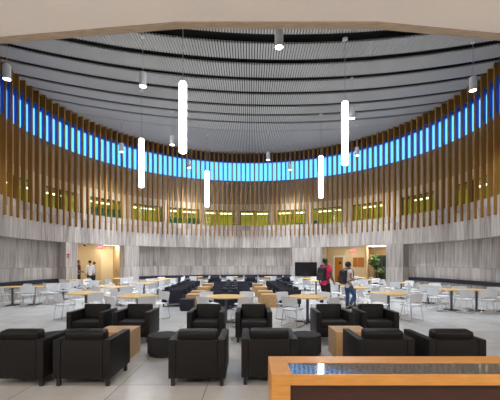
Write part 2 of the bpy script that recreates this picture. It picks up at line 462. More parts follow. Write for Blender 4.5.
for x0, x1, lab in ((353.5, 357.6, 'narrow honey brown notice board beside the lobby exit sign'), (358.4, 364, 'wider honey brown notice board right of the narrow one')):
    a0, a1 = ang(x0, RW), ang(x1, RW); ac = (a0+a1)/2
    o = empty('notice_board', cyl(ac, RW-.03, 1.68), -ac)
    bm = bmesh.new(); w_ = (a1-a0)*RW; box(bm, (0, 0, 0), (w_, .04, .66), .008); link('board_panel', bm, M['cork'], o)
    bm = bmesh.new()
    for s in (-1, 1): box(bm, (s*w_/2, -.012, 0), (.025, .05, .7)); box(bm, (0, -.012, s*.34), (w_, .05, .025))
    link('board_frame', bm, M['door'], o); tag(o, lab, 'notice board', 'lobby notice boards')
# dark glazed door far in the right lobby
RF = R+5.0; a0, a1 = ang(379.5, RF), ang(386, RF); ac = (a0+a1)/2
bm = bmesh.new(); on_wall(bm, ac, RF-.04, 1.1, 1.0, .06, 2.2); d_ = struct(link('door_2', bm, M['dark_glass']))
bm = bmesh.new()
for s in (-.5, 0, .5): on_wall(bm, ac+s/RF, RF-.06, 1.1, .07, .1, 2.2)
on_wall(bm, ac, RF-.06, 2.2, 1.07, .1, .08); link('door_frame', bm, M['gallery_dark'], d_)

def plant(name, loc, ph, stem_h, fr, n, label, cat, fz=1.0):
    o = empty(name, loc)
    bm = bmesh.new(); lathe(bm, [(0, 0), (.17, 0), (.22, ph), (.19, ph), (.18, ph-.04), (0, ph-.04)], 20); link('pot', bm, M['terracotta'], o, True)
    bm = bmesh.new(); tube(bm, [(0, 0, ph-.05), (.02, .01, ph+stem_h*.5), (0, 0, ph+stem_h)], [.03, .025, .02]); link('stem', bm, M['bark'], o, True)
    bm = bmesh.new()
    for k in range(n):
        u = Vector((random.gauss(0, 1), random.gauss(0, 1), random.gauss(0, 1))).normalized()*fr*random.random()**.4
        u.z *= fz
        c = u+Vector((0, 0, ph+stem_h)); L_ = random.uniform(.12, .22)
        d1 = Vector((random.uniform(-1, 1), random.uniform(-1, 1), random.uniform(-.7, .5))).normalized(); d2 = d1.orthogonal().normalized()
        q = [bm.verts.new(c), bm.verts.new(c+d1*L_*.5+d2*L_*.28), bm.verts.new(c+d1*L_), bm.verts.new(c+d1*L_*.5-d2*L_*.28)]
        bm.faces.new(q)
    link('foliage', bm, M['leaf'], o); tag(o, label, cat)
p = cyl(ang(374, R+3.6), R+3.6); plant('potted_tree', (p.x, p.y, 0), .45, 1.30, .33, 420, 'tall leafy green indoor tree inside the right doorway', 'plant', 1.7)
p = cyl(ang(382.5, R+3.6), R+3.6); plant('potted_shrub', (p.x, p.y, 0), .45, .45, .42, 300, 'low leafy shrub in a pot before the dark glazed door', 'plant')

# lobby ceiling lights; the left doorway's two are added, hidden above its head
def ceil_light(th, r, w, d, label, z=2.885, m='panel_light'):
    o = empty('ceiling_light', cyl(th, r, z), -th)
    bm = bmesh.new()
    for s in (-1, 1): box(bm, (s*w/2, 0, 0), (.04, d+.04, .03)); box(bm, (0, s*d/2, 0), (w, .04, .03))
    link('frame', bm, M['can'], o)
    bm = bmesh.new(); box(bm, (0, 0, 0), (w-.04, d-.04, .018)); link('diffuser', bm, M[m], o)
    tag(o, label, 'ceiling light')
ceil_light(ang(378, R+3.2), R+3.0, 1.3, 1.6, 'bright square ceiling panel in the deep part of right doorway')
ceil_light(ang(350, R+1.4), R+1.25, .6, .6, 'square ceiling panel before the orange lobby door')
ceil_light(ang(113, R+2.2), R+2.2, 1.2, .8, 'added bright ceiling panel by the stair, hidden inside the left doorway', m='panel_bright')
ceil_light(ang(88, R+1.1), R+1.1, .9, .5, 'added ceiling panel above the people, hidden inside the left doorway')

# exit signs with lettering
def exit_sign(th, r, z, label):
    o = empty('exit_sign', cyl(th, r, z), -th)
    bm = bmesh.new(); box(bm, (0, 0, 0), (.36, .05, .24), .01); link('sign_face', bm, M['exit_face'], o)
    cu = bpy.data.curves.new('letters', 'FONT'); cu.body = 'EXIT'; cu.size = .17; cu.extrude = .004; cu.align_x = 'CENTER'; cu.align_y = 'CENTER'
    t = bpy.data.objects.new('letters_src', cu); C.objects.link(t)
    bpy.context.view_layer.update()
    me = bpy.data.meshes.new_from_object(t.evaluated_get(bpy.context.evaluated_depsgraph_get()))
    bpy.data.objects.remove(t); me.materials.clear(); me.materials.append(M['exit_letter']); me.name = 'lettering'
    l = bpy.data.objects.new('lettering', me); C.objects.link(l); l.parent = o
    l.location = (0, -.03, 0); l.rotation_euler = (PI/2, 0, 0)
    bm = bmesh.new(); box(bm, (0, 0, (2.9-z)/2+.06), (.03, .03, 2.9-z-.12)); link('stem', bm, M['can'], o)
    tag(o, label, 'exit sign')
exit_sign(ang(100, R+.7), R+.7, 2.62, 'glowing red exit sign hung in the left doorway')
exit_sign(ang(352.7, R+.7), R+.75, 2.50, 'glowing red exit sign hung in the right doorway')

# wall devices
th = ang(68.2)
o = empty('fire_alarm', cyl(th, R-.03, 2.05), -th)
bm = bmesh.new(); box(bm, (0, 0, 0), (.13, .06, .2), .012); link('housing', bm, M['red'], o)
bm = bmesh.new(); lathe(bm, [(0, .035), (.035, .03), (.04, 0), (0, 0)], 16); bmesh.ops.rotate(bm, matrix=Matrix.Rotation(PI/2, 3, 'X'), verts=bm.verts); bmesh.ops.translate(bm, vec=(0, -.03, -.03), verts=bm.verts)
link('strobe', bm, M['can'], o, True); tag(o, 'small red fire alarm on the stone pier left of doorway', 'alarm')
th = ang(87.3)
o = empty('dome_camera', cyl(th, R+.2, NT), -th)
bm = bmesh.new(); lathe(bm, [(0, 0), (.1, 0), (.1, -.05), (0, -.05)], 20); link('mount', bm, M['can'], o, True)
bm = bmesh.new(); lathe(bm, [(.08, -.05), (.07, -.1), (.04, -.13), (0, -.14)], 20); link('dome', bm, M['blackplastic'], o, True)
tag(o, 'small dark dome camera under the left doorway head', 'camera')

# wall screen
a0, a1 = ang(295), ang(317); ac = (a0+a1)/2; w_ = (a1-a0)*R
o = empty('wall_screen', cyl(ac, R-.05, 1.17), -ac)
bm = bmesh.new(); box(bm, (0, 0, 0), (w_, .06, 1.04), .008); link('bezel', bm, M['blackplastic'], o)
bm = bmesh.new(); box(bm, (0, -.032, 0), (w_-.06, .006, .98)); link('screen', bm, M['screen'], o)
bm = bmesh.new(); box(bm, (0, .05, 0), (.4, .07, .4)); link('wall_bracket', bm, M['steel'], o)
tag(o, 'wide blank black screen on the stone pier left of right doorway', 'screen')

# banquettes in the niches
def banquette(t0, t1, top, label):
    o = empty('banquette', (0, 0, 0))
    bm = bmesh.new(); arc_block(bm, R+.02, R+.49, t0, t1, .0, .42); link('seat', bm, M['stone'], o, True)
    bm = bmesh.new(); arc_block(bm, R+.42, R+.49, t0, t1, .42, top-.20); link('back_panel', bm, M['stone'], o, True)
    bm = bmesh.new(); arc_block(bm, R+.34, R+.49, t0, t1, top-.20, top); link('back_cushion', bm, M['navy'], o, True)
    tag(o, label, 'bench', 'niche benches')
banquette(-rad(113), LN-.012, .80, 'long stone bench with dark back cushion along the left niche wall')
banquette(N0+.012, N1-.012, .72, 'long stone bench with dark back cushion along the far centre niche')
banquette(RN+.012, rad(113), .80, 'long stone bench with dark back cushion along the right niche wall')

# ------------------------------------------------------------------ hanging lights
def pendant_proto():
    o = empty('tube_pendant')
    bm = bmesh.new(); lathe(bm, [(0, 0), (.10, 0), (.12, .03), (.12, 2.30), (.10, 2.33), (0, 2.33)], 32); link('shade', bm, M['tube'], o, True)
    bm = bmesh.new(); lathe(bm, [(0, 2.33), (.10, 2.33), (.10, 2.38), (.02, 2.41), (0, 2.41)], 24); link('cap', bm, M['can'], o, True)
    bm = bmesh.new(); tube(bm, [(0, 0, 2.39), (0, 0, CEIL-5.33)], .012, 6); link('cable', bm, M['wire'], o)
    bm = bmesh.new(); lathe(bm, [(0, CEIL-5.33-.09), (.09, CEIL-5.33-.07), (.1, CEIL-5.33-.002), (0, CEIL-5.33-.002)], 20); link('ceiling_rose', bm, M['can'], o, True)
    return Proto(o)
pp = pendant_proto()
for x, y, lab in ((-2.23, 11.3, 'long glowing tube pendant, largest and nearest, left of the hall centre'), (3.55, 12.7, 'long glowing tube pendant, largest one on the right half'),
                  (-5.27, 16.5, 'glowing tube pendant hanging furthest towards the left wall'), (-2.82, 22.3, 'smallest glowing tube pendant, hung furthest back near the centre'),
                  (4.0, 19.2, 'glowing tube pendant hung behind the large one on the right half')):
    pp.place((x, y, 5.33), 0, lab, 'pendant light', 'tube pendants')
def can_proto():
    o = empty('can_light')
    bm = bmesh.new(); lathe(bm, [(.115, 0), (.13, 0), (.13, .5), (.11, .52), (0, .52)], 28); link('housing', bm, M['can'], o, True)
    bm = bmesh.new(); lathe(bm, [(0, .02), (.115, .02), (.115, .03), (0, .03)], 24); link('lens', bm, M['lens'], o, True)
    bm = bmesh.new(); tube(bm, [(0, 0, .51), (0, 0, CEIL-8.2)], .01, 6); link('cable', bm, M['wire'], o)
    bm = bmesh.new(); lathe(bm, [(0, CEIL-8.2-.06), (.06, CEIL-8.2-.05), (.07, CEIL-8.2-.002), (0, CEIL-8.2-.002)], 16); link('ceiling_rose', bm, M['can'], o, True)
    return Proto(o)
cp = can_proto()
cans = [(-8.65, 12.1, 'can light hanging at upper left close to the fins'), (-3.97, 12.6, 'can light left of the nearest tube pendant'),
        (.88, 10.3, 'largest can light, hung near the soffit edge at the centre'), (8.46, 12.9, 'can light hanging at upper right close to the fins'),
        (-4.33, 18.9, 'can light between the left tube pendants before the slatted ceiling'), (1.15, 21.7, 'can light just above the centre of the blue windows'),
        (-7.6, 20.1, 'can light before the blue windows, left of all tubes'), (-4.2, 23.5, 'tiny can light before the blue windows, left of the smallest tube'),
        (2.8, 24.0, 'tiny can light before the blue windows, right of centre'), (6.55, 20.8, 'can light before the blue windows right of the tube pendants'),
        (4.62, 15.4, 'can light close behind the large right tube pendant')]
for x, y, lab in cans:
    cp.place((x, y, 8.2), 0, 'white '+lab, 'downlight', 'hanging can lights')
    l = bpy.data.lights.new('can_beam', 'SPOT'); l.energy = 720 if y > 13.5 else 420; l.spot_size = rad(108); l.spot_blend = 1.0; l.shadow_soft_size = .1; l.color = (.88, .94, 1)
    lo = bpy.data.objects.new('can_beam', l); C.objects.link(lo); lo.location = (x, y, 8.18)
# gallery strip lights
sl0 = empty('strip_light')
bm = bmesh.new(); box(bm, (0, 0, 0), (1.0, .14, .06), .01); link('diffuser', bm, M['strip'], sl0)
for sx in (-.35, .35):
    bm = bmesh.new(); tube(bm, [(sx, 0, .03), (sx, 0, .37)], .01, 6); link('stem', bm, M['can'], sl0)
slp = Proto(sl0)
for c_ in cents:
    if abs(c_) > rad(113): continue
    for dx in (-.55, .55):
        t = c_+dx*half
        slp.place(cyl(t, R+1.6, 5.60), -t, 'bright strip light hung from the gallery ceiling behind the windows', 'strip light', 'gallery strip lights')

# ------------------------------------------------------------------ lounge furniture
def lounge_proto(w=.78, d=.78, lm='leather'):
    o = empty('lounge_chair'); aw = .105
    bm = bmesh.new(); box(bm, (0, .03, .215), (w-2*aw-.004, d-.14, .21), .008); link('base', bm, M[lm], o, True)
    for s in (-1, 1):
        bm = bmesh.new(); box(bm, (s*(w/2-aw/2), 0, .377), (aw, d, .534), .014); link('armrest', bm, M[lm], o, True)
    bm = bmesh.new(); box(bm, (0, -d/2+.065, .374), (w-2*aw-.004, .12, .525), .012); link('back_panel', bm, M[lm], o, True)
    bm = bmesh.new(); box(bm, (0, .085, .38), (w-2*aw-.012, d-.19, .13), .03, seg=3); link('seat_cushion', bm, M[lm], o, True)
    bm = bmesh.new(); box(bm, (0, -d/2+.18, .575), (w-2*aw-.02, .19, .35), .05, rx=rad(7), seg=4); link('back_cushion', bm, M[lm], o, True)
    for sx in (-1, 1):
        for sy in (-1, 1):
            bm = bmesh.new(); box(bm, (sx*(w/2-.055), sy*(d/2-.06), .056), (.05, .05, .112), .004); link('leg', bm, M['blackplastic'], o)
    return Proto(o)
lp = lounge_proto(); lpn = lounge_proto(lm='navy_leather')
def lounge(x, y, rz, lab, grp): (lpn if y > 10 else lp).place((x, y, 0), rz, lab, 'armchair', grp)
G1 = 'lounge chairs with their backs to the counter'
for x, y, lab in ((-3.195, 5.00, 'black leather lounge chair seen from behind, leftmost of the near row'), (-2.288, 5.00, 'black leather lounge chair seen from behind, second from left in near row'),
                  (-.725, 5.01, 'black leather lounge chair seen from behind, standing apart left of the counter'), (.27, 5.06, 'black leather lounge chair seen from behind just behind the counter corner'),
                  (1.865, 5.03, 'black leather lounge chair behind the counter, left of the last pair'), (2.82, 5.00, 'black leather lounge chair behind the counter, rightmost of the near row')):
    lounge(x, y, 0, lab, G1)
G2 = 'lounge chairs facing the counter'
for x, lab in ((-3.47, 'black lounge chair facing us, leftmost of the second row'), (-2.50, 'black lounge chair facing us beside the left oak block table'),
               (-.94, 'black lounge chair facing us, left of the two in the middle'), (.08, 'black lounge chair facing us, right of the two in the middle'),
               (1.79, 'black lounge chair facing us behind the right oak block table'), (2.75, 'black lounge chair facing us, rightmost of the second row')):
    lounge(x, 7.53, PI, lab, G2)
ordn = ['first', 'second', 'third', 'fourth', 'fifth', 'sixth', 'seventh']
ys = [12.5, 14.0, 15.4, 16.8, 18.4]
for i, y in enumerate(ys):
    ax = -.72-.045*(y-12.5)
    lounge(ax-.40, y, PI/2, 'navy-black armchair facing left, %s from the front of the centre double row' % ordn[i], 'armchairs in the centre double row')
    lounge(ax+.40, y, -PI/2, 'navy-black armchair facing right, %s from the front of the centre double row' % ordn[i], 'armchairs in the centre double row')
for i, y in enumerate((13.25, 14.6, 16.0, 17.4, 18.8)):
    ax = -.72-.045*(y-12.5)
    lounge(ax-2.2, y, -PI/2, 'navy-black armchair facing right, %s from the front of the left row' % ordn[i], 'armchairs in the left row')
    lounge(ax+2.3, y, PI/2, 'navy-black armchair facing left, %s from the front of the right row' % ordn[i], 'armchairs in the right row')
for x, lab in ((178, 'leftmost'), (215, 'second from left'), (251, 'third from left'), (286, 'rightmost')):
    X, Y = (x-250)*21.5/F, 21.5
    lounge(X, Y, PI, 'dark armchair before the far centre bench, %s of four' % lab, 'armchairs before the far bench')

def block_proto():
    o = empty('block_table')
    bm = bmesh.new(); box(bm, (0, 0, .215), (.6, .6, .43), .004); link('box_body', bm, M['oak'], o)
    bm = bmesh.new(); box(bm, (0, 0, .455), (.6, .6, .05), .004); link('tabletop', bm, M['oak'], o)
    return Proto(o)
bp_ = block_proto()
bp_.place((-2.40, 6.22, 0), 0, 'oak block table between the left near lounge chairs', 'coffee table', 'oak block tables')
bp_.place((1.80, 6.22, 0), 0, 'oak block table between the right near lounge chairs', 'coffee table', 'oak block tables')
for i, y in enumerate((13.0, 14.4, 16.8, 19.4)):
    ax = -.72-.045*(y-12.5)
    bp_.place((ax-1.36, y, 0), 0, 'oak block table, %s along the aisle left of the centre double row' % ordn[i], 'coffee table', 'oak block tables')
    bp_.place((ax+1.46, y, 0), 0, 'oak block table, %s along the aisle right of the centre double row' % ordn[i], 'coffee table', 'oak block tables')
def drum_proto():
    o = empty('drum_ottoman')
    bm = bmesh.new(); lathe(bm, [(0, .37), (.27, .37), (.292, .362), (.30, .34), (.30, .05), (0, .05)], 40); link('upholstery', bm, M['fabric'], o, True)
    bm = bmesh.new(); lathe(bm, [(.302, .335), (.305, .33), (.302, .325)], 40); link('seam', bm, M['leather'], o, True)
    bm = bmesh.new(); lathe(bm, [(0, .05), (.27, .05), (.27, 0), (0, 0)], 32); link('base', bm, M['blackplastic'], o, True)
    return Proto(o)
dp = drum_proto()
dp.place((-1.58, 6.27, 0), 0, 'dark round drum ottoman right of the left oak block table', 'ottoman', 'round drum ottomans')
dp.place((1.02, 6.32, 0), 0, 'dark round drum ottoman left of the right oak block table', 'ottoman', 'round drum ottomans')
dp.place((-3.62, 6.35, 0), 0, 'dark round drum ottoman behind the two leftmost near chairs', 'ottoman', 'round drum ottomans')
o = empty('cube_ottoman', (-2.2, 11.95, 0))
bm = bmesh.new(); box(bm, (0, 0, .225), (.46, .46, .37), .02); link('upholstery', bm, M['navy'], o, True)
bm = bmesh.new(); box(bm, (0, 0, .02), (.4, .4, .04)); link('base', bm, M['blackplastic'], o)
tag(o, 'small dark cube ottoman in front of the first left aisle oak block', 'ottoman')

# ------------------------------------------------------------------ cafe tables and chairs
def table_proto(name, r):
    o = empty(name)
    bm = bmesh.new(); lathe(bm, [(0, .705), (r-.02, .705), (r, .715), (r, .735), (r-.006, .74), (0, .74)], 48); link('tabletop', bm, M['maple'], o, True)
    bm = bmesh.new(); lathe(bm, [(0, .04), (.05, .04), (.04, .09), (.04, .66), (.12, .70), (.12, .705), (0, .705)], 20); link('pedestal', bm, M['steel'], o, True)
    bm = bmesh.new()
    lathe(bm, [(0, .05), (.1, .048), (.13, .02), (.13, 0), (0, 0)], 24)
    for k in range(4):
        a = PI/4+k*PI/2; L_ = r*.62
        box(bm, (math.cos(a)*L_/2, math.sin(a)*L_/2, .022), (L_, .07, .035), .008, rz=a)
    link('base', bm, M['steel'], o, True)
    return Proto(o)
tp = table_proto('round_table', .55); tps = table_proto('small_round_table', .39)

def chair_proto():
    o = empty('cafe_chair')
    def sheet(fn, nu, nv, th):
        bm = bmesh.new()
        P = [[fn(u/nu, v/nv) for v in range(nv+1)] for u in range(nu+1)]
        top = [[None]*(nv+1) for _ in range(nu+1)]; bot = [[None]*(nv+1) for _ in range(nu+1)]
        for u in range(nu+1):
            for v in range(nv+1):
                du = P[min(u+1, nu)][v]-P[max(u-1, 0)][v]; dv = P[u][min(v+1, nv)]-P[u][max(v-1, 0)]
                n = du.cross(dv).normalized()*th/2
                top[u][v] = bm.verts.new(P[u][v]+n); bot[u][v] = bm.verts.new(P[u][v]-n)
        for u in range(nu):
            for v in range(nv):
                bm.faces.new((top[u][v], top[u+1][v], top[u+1][v+1], top[u][v+1])); bm.faces.new((bot[u][v], bot[u][v+1], bot[u+1][v+1], bot[u+1][v]))
        for u in range(nu):
            for v in (0, nv): bm.faces.new((top[u][v], bot[u][v], bot[u+1][v], top[u+1][v]))
        for v in range(nv):
            for u in (0, nu): bm.faces.new((top[u][v], top[u][v+1], bot[u][v+1], bot[u][v]))
        return bm
    def seat(u, v):
        s = (u-.5)*2; x = s*(.225-.02*v); y = -.2+.42*v
        return Vector((x, y, .445+.018*s*s+.012*(v-.4)**2*4-(.03*max(0, v-.8)*5)))
    def back(u, v):
        s = (u-.5)*2; zb = .50+.055*(1-s*s); z = zb+(.80-.02*abs(s)**6-zb)*v
        return Vector((s*(.225+.012*v), -.215-.055*v+.05*s*s, z))
    link('seat', sheet(seat, 8, 8, .014), M['white'], o, True)
    link('backrest', sheet(back, 12, 8, .012), M['white'], o, True)
    for s in (-1, 1):
        bm = bmesh.new()
        x = s*.22
        tube(bm, smoothpath([(x*.82, .12, .435), (x*1.03, .20, .02), (x*1.06, -.24, .013), (x*.9, -.17, .435), (x*.93, -.185, .60)], .045), .009, 8)
        link('side_frame', bm, M['chrome'], o, True)
    for y in (.1, -.16):
        bm = bmesh.new(); tube(bm, [(-.19, y, .428), (.19, y, .428)], .008, 6); link('crossbar', bm, M['chrome'], o, True)
    return Proto(o)
chp = chair_proto()
def around(X, Y, r, angs, phrase, jit=5):
    for a, side in angs:
        a2 = rad(a+random.uniform(-jit, jit)); dd = r+random.uniform(.10, .2)
        x, y = X+math.cos(a2)*dd, Y+math.sin(a2)*dd
        rz = math.atan2(math.cos(a2), -math.sin(a2))+rad(random.uniform(-14, 14))
        chp.place((x, y, 0), rz, 'white wire-legged chair, %s seat of %s' % (side, phrase), 'chair', 'white cafe chairs')
Q4 = [(233, 'near left'), (307, 'near right'), (134, 'far left'), (46, 'far right')]
tabs = [(86, 292.5, 'the leftmost front-row round table'), (138, 295.5, 'the second front-row round table from left'), (226, 296, 'the middle front-row round table'),
        (307.5, 296, 'the fourth front-row round table from left'), (388.5, 293, 'the rightmost front-row round table'),
        (118, 286.5, 'the nearest round table in the left aisle'), (144, 283, 'the second round table in the left aisle'),
        (158, 280.4, 'the third round table in the left aisle'), (168, 278.5, 'the furthest round table in the left aisle'),
        (355, 287, 'the nearest round table in the right aisle'), (339, 283, 'the second round table in the right aisle'),
        (316, 280.5, 'the third round table in the right aisle'), (305, 278, 'the furthest round table in the right aisle')]
for x, y, ph in tabs:
    X, Y = at(x, y, .74)
    tp.place((X, Y, 0), random.uniform(0, .5), 'light maple pedestal table, '+ph.replace('the ', '', 1), 'table', 'round maple tables')
    around(X, Y, .57, [(252, 'near left')]+Q4[1:] if x == 86 else Q4, ph)
small = [(12.5, 13.35, [(262, 'near'), (80, 'far')], 'the first small table along the left bench'), (34.5, 13.5, [(285, 'near'), (75, 'far'), (20, 'right')], 'the second small table along the left bench'),
         (63, 15.3, Q4[:2]+[(80, 'far')], 'the third small table along the left bench'), (75, 18.4, [(250, 'near left'), (60, 'far')], 'the fourth small table along the left bench'),
         (93, 17.3, Q4, 'the small table between bench and left aisle'), (120, 20.2, Q4[:2]+[(60, 'far')], 'the small table before the left doorway'),
         (197, 22.3, [(180, 'left'), (262, 'near'), (0, 'right')], 'the left small table by the far bench'), (232, 22.3, [(180, 'left'), (262, 'near'), (0, 'right')], 'the middle small table by the far bench'),
         (270, 22.3, [(180, 'left'), (275, 'near'), (0, 'right')], 'the right small table by the far bench'),
         (505, 11.5, [(255, 'near'), (75, 'far')], 'the first small table along the right bench'), (476.5, 11.9, [(262, 'near'), (100, 'far')], 'the second small table along the right bench'),
         (451.5, 12.0, [(195, 'left'), (280, 'near'), (95, 'far')], 'the third small table along the right bench'), (428, 14.0, Q4, 'the fourth small table along the right bench'),
         (401, 15.9, Q4, 'the fifth small table along the right bench'), (369, 18.4, Q4, 'the sixth small table along the right bench'),
         (360, 21.2, Q4[:2]+[(90, 'far')], 'the small table before the right doorway')]
for x, Y, an, ph in small:
    X = (x-250)*Y/F
    tps.place((X, Y, 0), random.uniform(0, .3), 'maple pedestal table, '+ph.replace('the ', '', 1), 'table', 'small maple tables')
    around(X, Y, .42, an, ph, 6)

# ------------------------------------------------------------------ counter in the foreground
o = empty('display_counter', (0, 0, 0))
x0, x1, yb, yf, zt = .138, 3.4, 2.6, 2.166, .98
def cbox(name, a, b, m, bev=.003):
    bm = bmesh.new(); box(bm, [(p+q)/2 for p, q in zip(a, b)], [abs(q-p) for p, q in zip(a, b)], bev); return link(name, bm, m, o)
cbox('end_frame', (x0, yf, zt-.067), (x0+.13, yb, zt), M['counter'])
cbox('back_rail', (x0+.13, yb-.165, zt-.067), (x1, yb, zt), M['counter'])
cbox('front_rail', (x0+.13, yf, zt-.067), (x1, yf+.02, zt), M['counter'])
cbox('front_post', (x0, yf, 0), (x0+.12, yf+.10, zt-.067), M['counter'])
cbox('end_panel', (x0, yf+.10, 0), (x0+.03, yb, zt-.067), M['counter'])
cbox('polished_top', (x0+.13, yf+.02, zt-.04), (x1, yb-.165, zt-.004), M['countertop_glass'], 0)
cbox('recessed_panel', (x0+.12, yf+.05, .08), (x1, yf+.08, zt-.067), M['counter_dark'])
cbox('back_panel', (x0+.03, yb-.03, 0), (x1, yb, zt-.067), M['counter'])
cbox('plinth', (x0+.12, yf+.08, 0), (x1, yb-.04, .08), M['counter_dark'])
tag(o, 'long orange wood counter with polished dark inset top in front', 'counter')

# ------------------------------------------------------------------ people
def skin_mesh(name, chains, m, parent=None, sub=2, extra=None):
    """chains: list of lists of (point, radius); points equal to an earlier one are shared"""
    bm = bmesh.new(); sl = bm.verts.layers.skin.verify(); seen = {}; roots = set()
    for ch in chains:
        prev = None
        for i, (p, r) in enumerate(ch):
            k = tuple(round(c, 4) for c in p)
            v = seen.get(k)
            if v is None:
                v = bm.verts.new(p); seen[k] = v
                rr = r if isinstance(r, tuple) else (r, r)
                v[sl].radius = rr
                if i == 0: v[sl].use_root = True
            if prev is not None and v is not prev and not bm.edges.get((prev, v)): bm.edges.new((prev, v))
            prev = v
    me = bpy.data.meshes.new(name+'_src'); bm.to_mesh(me); bm.free()
    t = bpy.data.objects.new('src', me); C.objects.link(t)
    t.modifiers.new('skin', 'SKIN').use_smooth_shade = True
    s = t.modifiers.new('sub', 'SUBSURF'); s.levels = sub; s.render_levels = sub
    bpy.context.view_layer.update()
    out = bpy.data.meshes.new_from_object(t.evaluated_get(bpy.context.evaluated_depsgraph_get()))
    bpy.data.objects.remove(t)
    if extra:
        bm = bmesh.new(); bm.from_mesh(out); extra(bm); bm.to_mesh(out); bm.free()
    out.name = name; out.materials.clear(); out.materials.append(m)
    for p in out.polygons: p.use_smooth = True
    ob = bpy.data.objects.new(name, out); C.objects.link(ob)
    if parent: ob.parent = parent
    return ob
def ell(bm, c, s, rz=0):
    r = bmesh.ops.create_icosphere(bm, subdivisions=2, radius=1)
    bmesh.ops.transform(bm, matrix=Matrix.Translation(c) @ Matrix.Rotation(rz, 4, 'Z') @ Matrix.Diagonal((*s, 1)), verts=r['verts'])
    return r['verts']

def person(loc, rz, h, skin, shirt, pants, hair, shoe, label, pose, sleeve=.55, pack=None, hair_big=1.0, head_turn=0.0):
    """local frame: faces +Y, right hand +X"""
    k = h/1.75
    V = lambda x, y, z: (x*k, y*k, z*k)
    o = empty('person', (loc[0], loc[1], 0), rz)
    hip = {s: V(s*.09, 0, .92) for s in (-1, 1)}
    sh = {s: V(s*.185, -.01, 1.43) for s in (-1, 1)}
    el = {s: V(*pose['elbow'][s]) for s in (-1, 1)}; wr = {s: V(*pose['wrist'][s]) for s in (-1, 1)}
    kn = {s: V(*pose['knee'][s]) for s in (-1, 1)}; an = {s: V(*pose['ankle'][s]) for s in (-1, 1)}
    toe = {s: V(*pose['toe'][s]) for s in (-1, 1)}
    mid = lambda a, b, t: tuple(p*(1-t)+q*t for p, q in zip(a, b))
    pel, wa, chst, nb = V(0, 0, .97), V(0, 0, 1.10), V(0, 0, 1.30), V(0, -.01, 1.45)
    ht = Vector((math.sin(head_turn), math.cos(head_turn), 0))
    hd = lambda f, z: (ht.x*f*k, ht.y*f*k+.012*k, z*k)
    spine = [(pel, (.145*k, .11*k)), (wa, (.13*k, .10*k)), (chst, (.155*k, .11*k)), (nb, (.10*k, .075*k)), (hd(0, 1.51), .052*k), (hd(.012, 1.56), .062*k), (hd(.015, 1.63), .083*k), (hd(.005, 1.69), .078*k)]
    chains = [spine]
    for s in (-1, 1):
        chains.append([(chst, 0), (sh[s], .058*k), (mid(sh[s], el[s], .5), .047*k), (el[s], .038*k), (mid(el[s], wr[s], .4), .037*k), (wr[s], .025*k)])
        chains.append([(pel, 0), (hip[s], .095*k), (mid(hip[s], kn[s], .5), .078*k), (kn[s], .056*k), (mid(kn[s], an[s], .35), .055*k), (an[s], .036*k), (toe[s], .032*k)])
        # hand: palm, four unequal curled fingers and a thumb from the side of the palm
        W = Vector(wr[s]); d = (W-Vector(el[s])).normalized(); fw = Vector((0, 1, 0)); fw = (fw-d*fw.dot(d)).normalized(); side = d.cross(fw).normalized()
        inn_ = side if side.x*s < 0 else -side
        pm = W+d*.05*k
        chains.append([(tuple(W), 0), (tuple(pm), (.022*k, .034*k)), (tuple(W+d*.085*k), (.016*k, .036*k))])
        for q, L_ in ((-.027, .062), (-.009, .075), (.009, .08), (.027, .07)):
            b0 = W+d*.075*k+fw*q*k
            chains.append([(tuple(b0), .0085*k), (tuple(b0+d*L_*.55*k), .008*k), (tuple(b0+d*L_*.9*k+inn_*L_*.4*k), .007*k)])
        b0 = W+d*.035*k+fw*.025*k
        chains.append([(tuple(b0), .010*k), (tuple(b0+d*.03*k+fw*.028*k+inn_*.01*k), .0095*k), (tuple(b0+d*.06*k+fw*.034*k+inn_*.022*k), .008*k)])
    hc = Vector(hd(.01, 1.635))
    def face(bm):
        f, sd = ht, Vector((ht.y, -ht.x, 0))
        a = -head_turn
        ell(bm, hc+f*.095*k+Vector((0, 0, -.012*k)), (.013*k, .02*k, .022*k), a)          # nose
        ell(bm, hc+f*.078*k+Vector((0, 0, -.062*k)), (.026*k, .012*k, .008*k), a)         # mouth
        ell(bm, hc+f*.055*k+Vector((0, 0, -.09*k)), (.035*k, .03*k, .024*k), a)           # chin
        for s in (-1, 1):
            ell(bm, hc+sd*s*.085*k-f*.005*k, (.012*k, .025*k, .034*k), a)                 # ears
            ell(bm, hc+f*.078*k+sd*s*.032*k+Vector((0, 0, .012*k)), (.014*k, .010*k, .009*k), a)  # eyes
    body = skin_mesh('body', chains, skin, o, 2, face)
    # hair cap hugging the skull
    bm = bmesh.new(); r0 = .097*k*hair_big
    vs = ell(bm, hc+Vector((0, 0, .03*k))-ht*.020*k, (r0*.95, r0*1.02, r0*.98), -head_turn)
    kill = [v for v in bm.verts if (v.co-hc).dot(ht) > .045*k and v.co.z < hc.z+.045*k]
    kill += [v for v in bm.verts if v.co.z < hc.z-.062*k]
    bmesh.ops.delete(bm, geom=list(set(kill)), context='VERTS')
    for v in bm.verts: v.co += Vector((random.uniform(-1, 1), random.uniform(-1, 1), random.uniform(-1, 1)))*.004*k*hair_big
    hr = link('hair', bm, hair, o, True)
    md = hr.modifiers.new('thick', 'SOLIDIFY'); md.thickness = .012*k; md.offset = 0
    # shirt
    sc_ = [[(V(0, 0, .80), (.175*k, .135*k)), (V(0, 0, .92), (.17*k, .13*k)), (V(0, 0, 1.08), (.155*k, .122*k)), (V(0, 0, 1.30), (.172*k, .13*k)), (V(0, -.005, 1.455), (.10*k, .078*k))]]
    for s in (-1, 1):
        c2 = [(V(0, 0, 1.30), 0), (sh[s], .076*k), (mid(sh[s], el[s], min(sleeve, 1)), .066*k)]
        if sleeve > 1: c2 = [(V(0, 0, 1.30), 0), (sh[s], .074*k), (el[s], .054*k), (mid(el[s], wr[s], .88), .04*k)]
        sc_.append(c2)
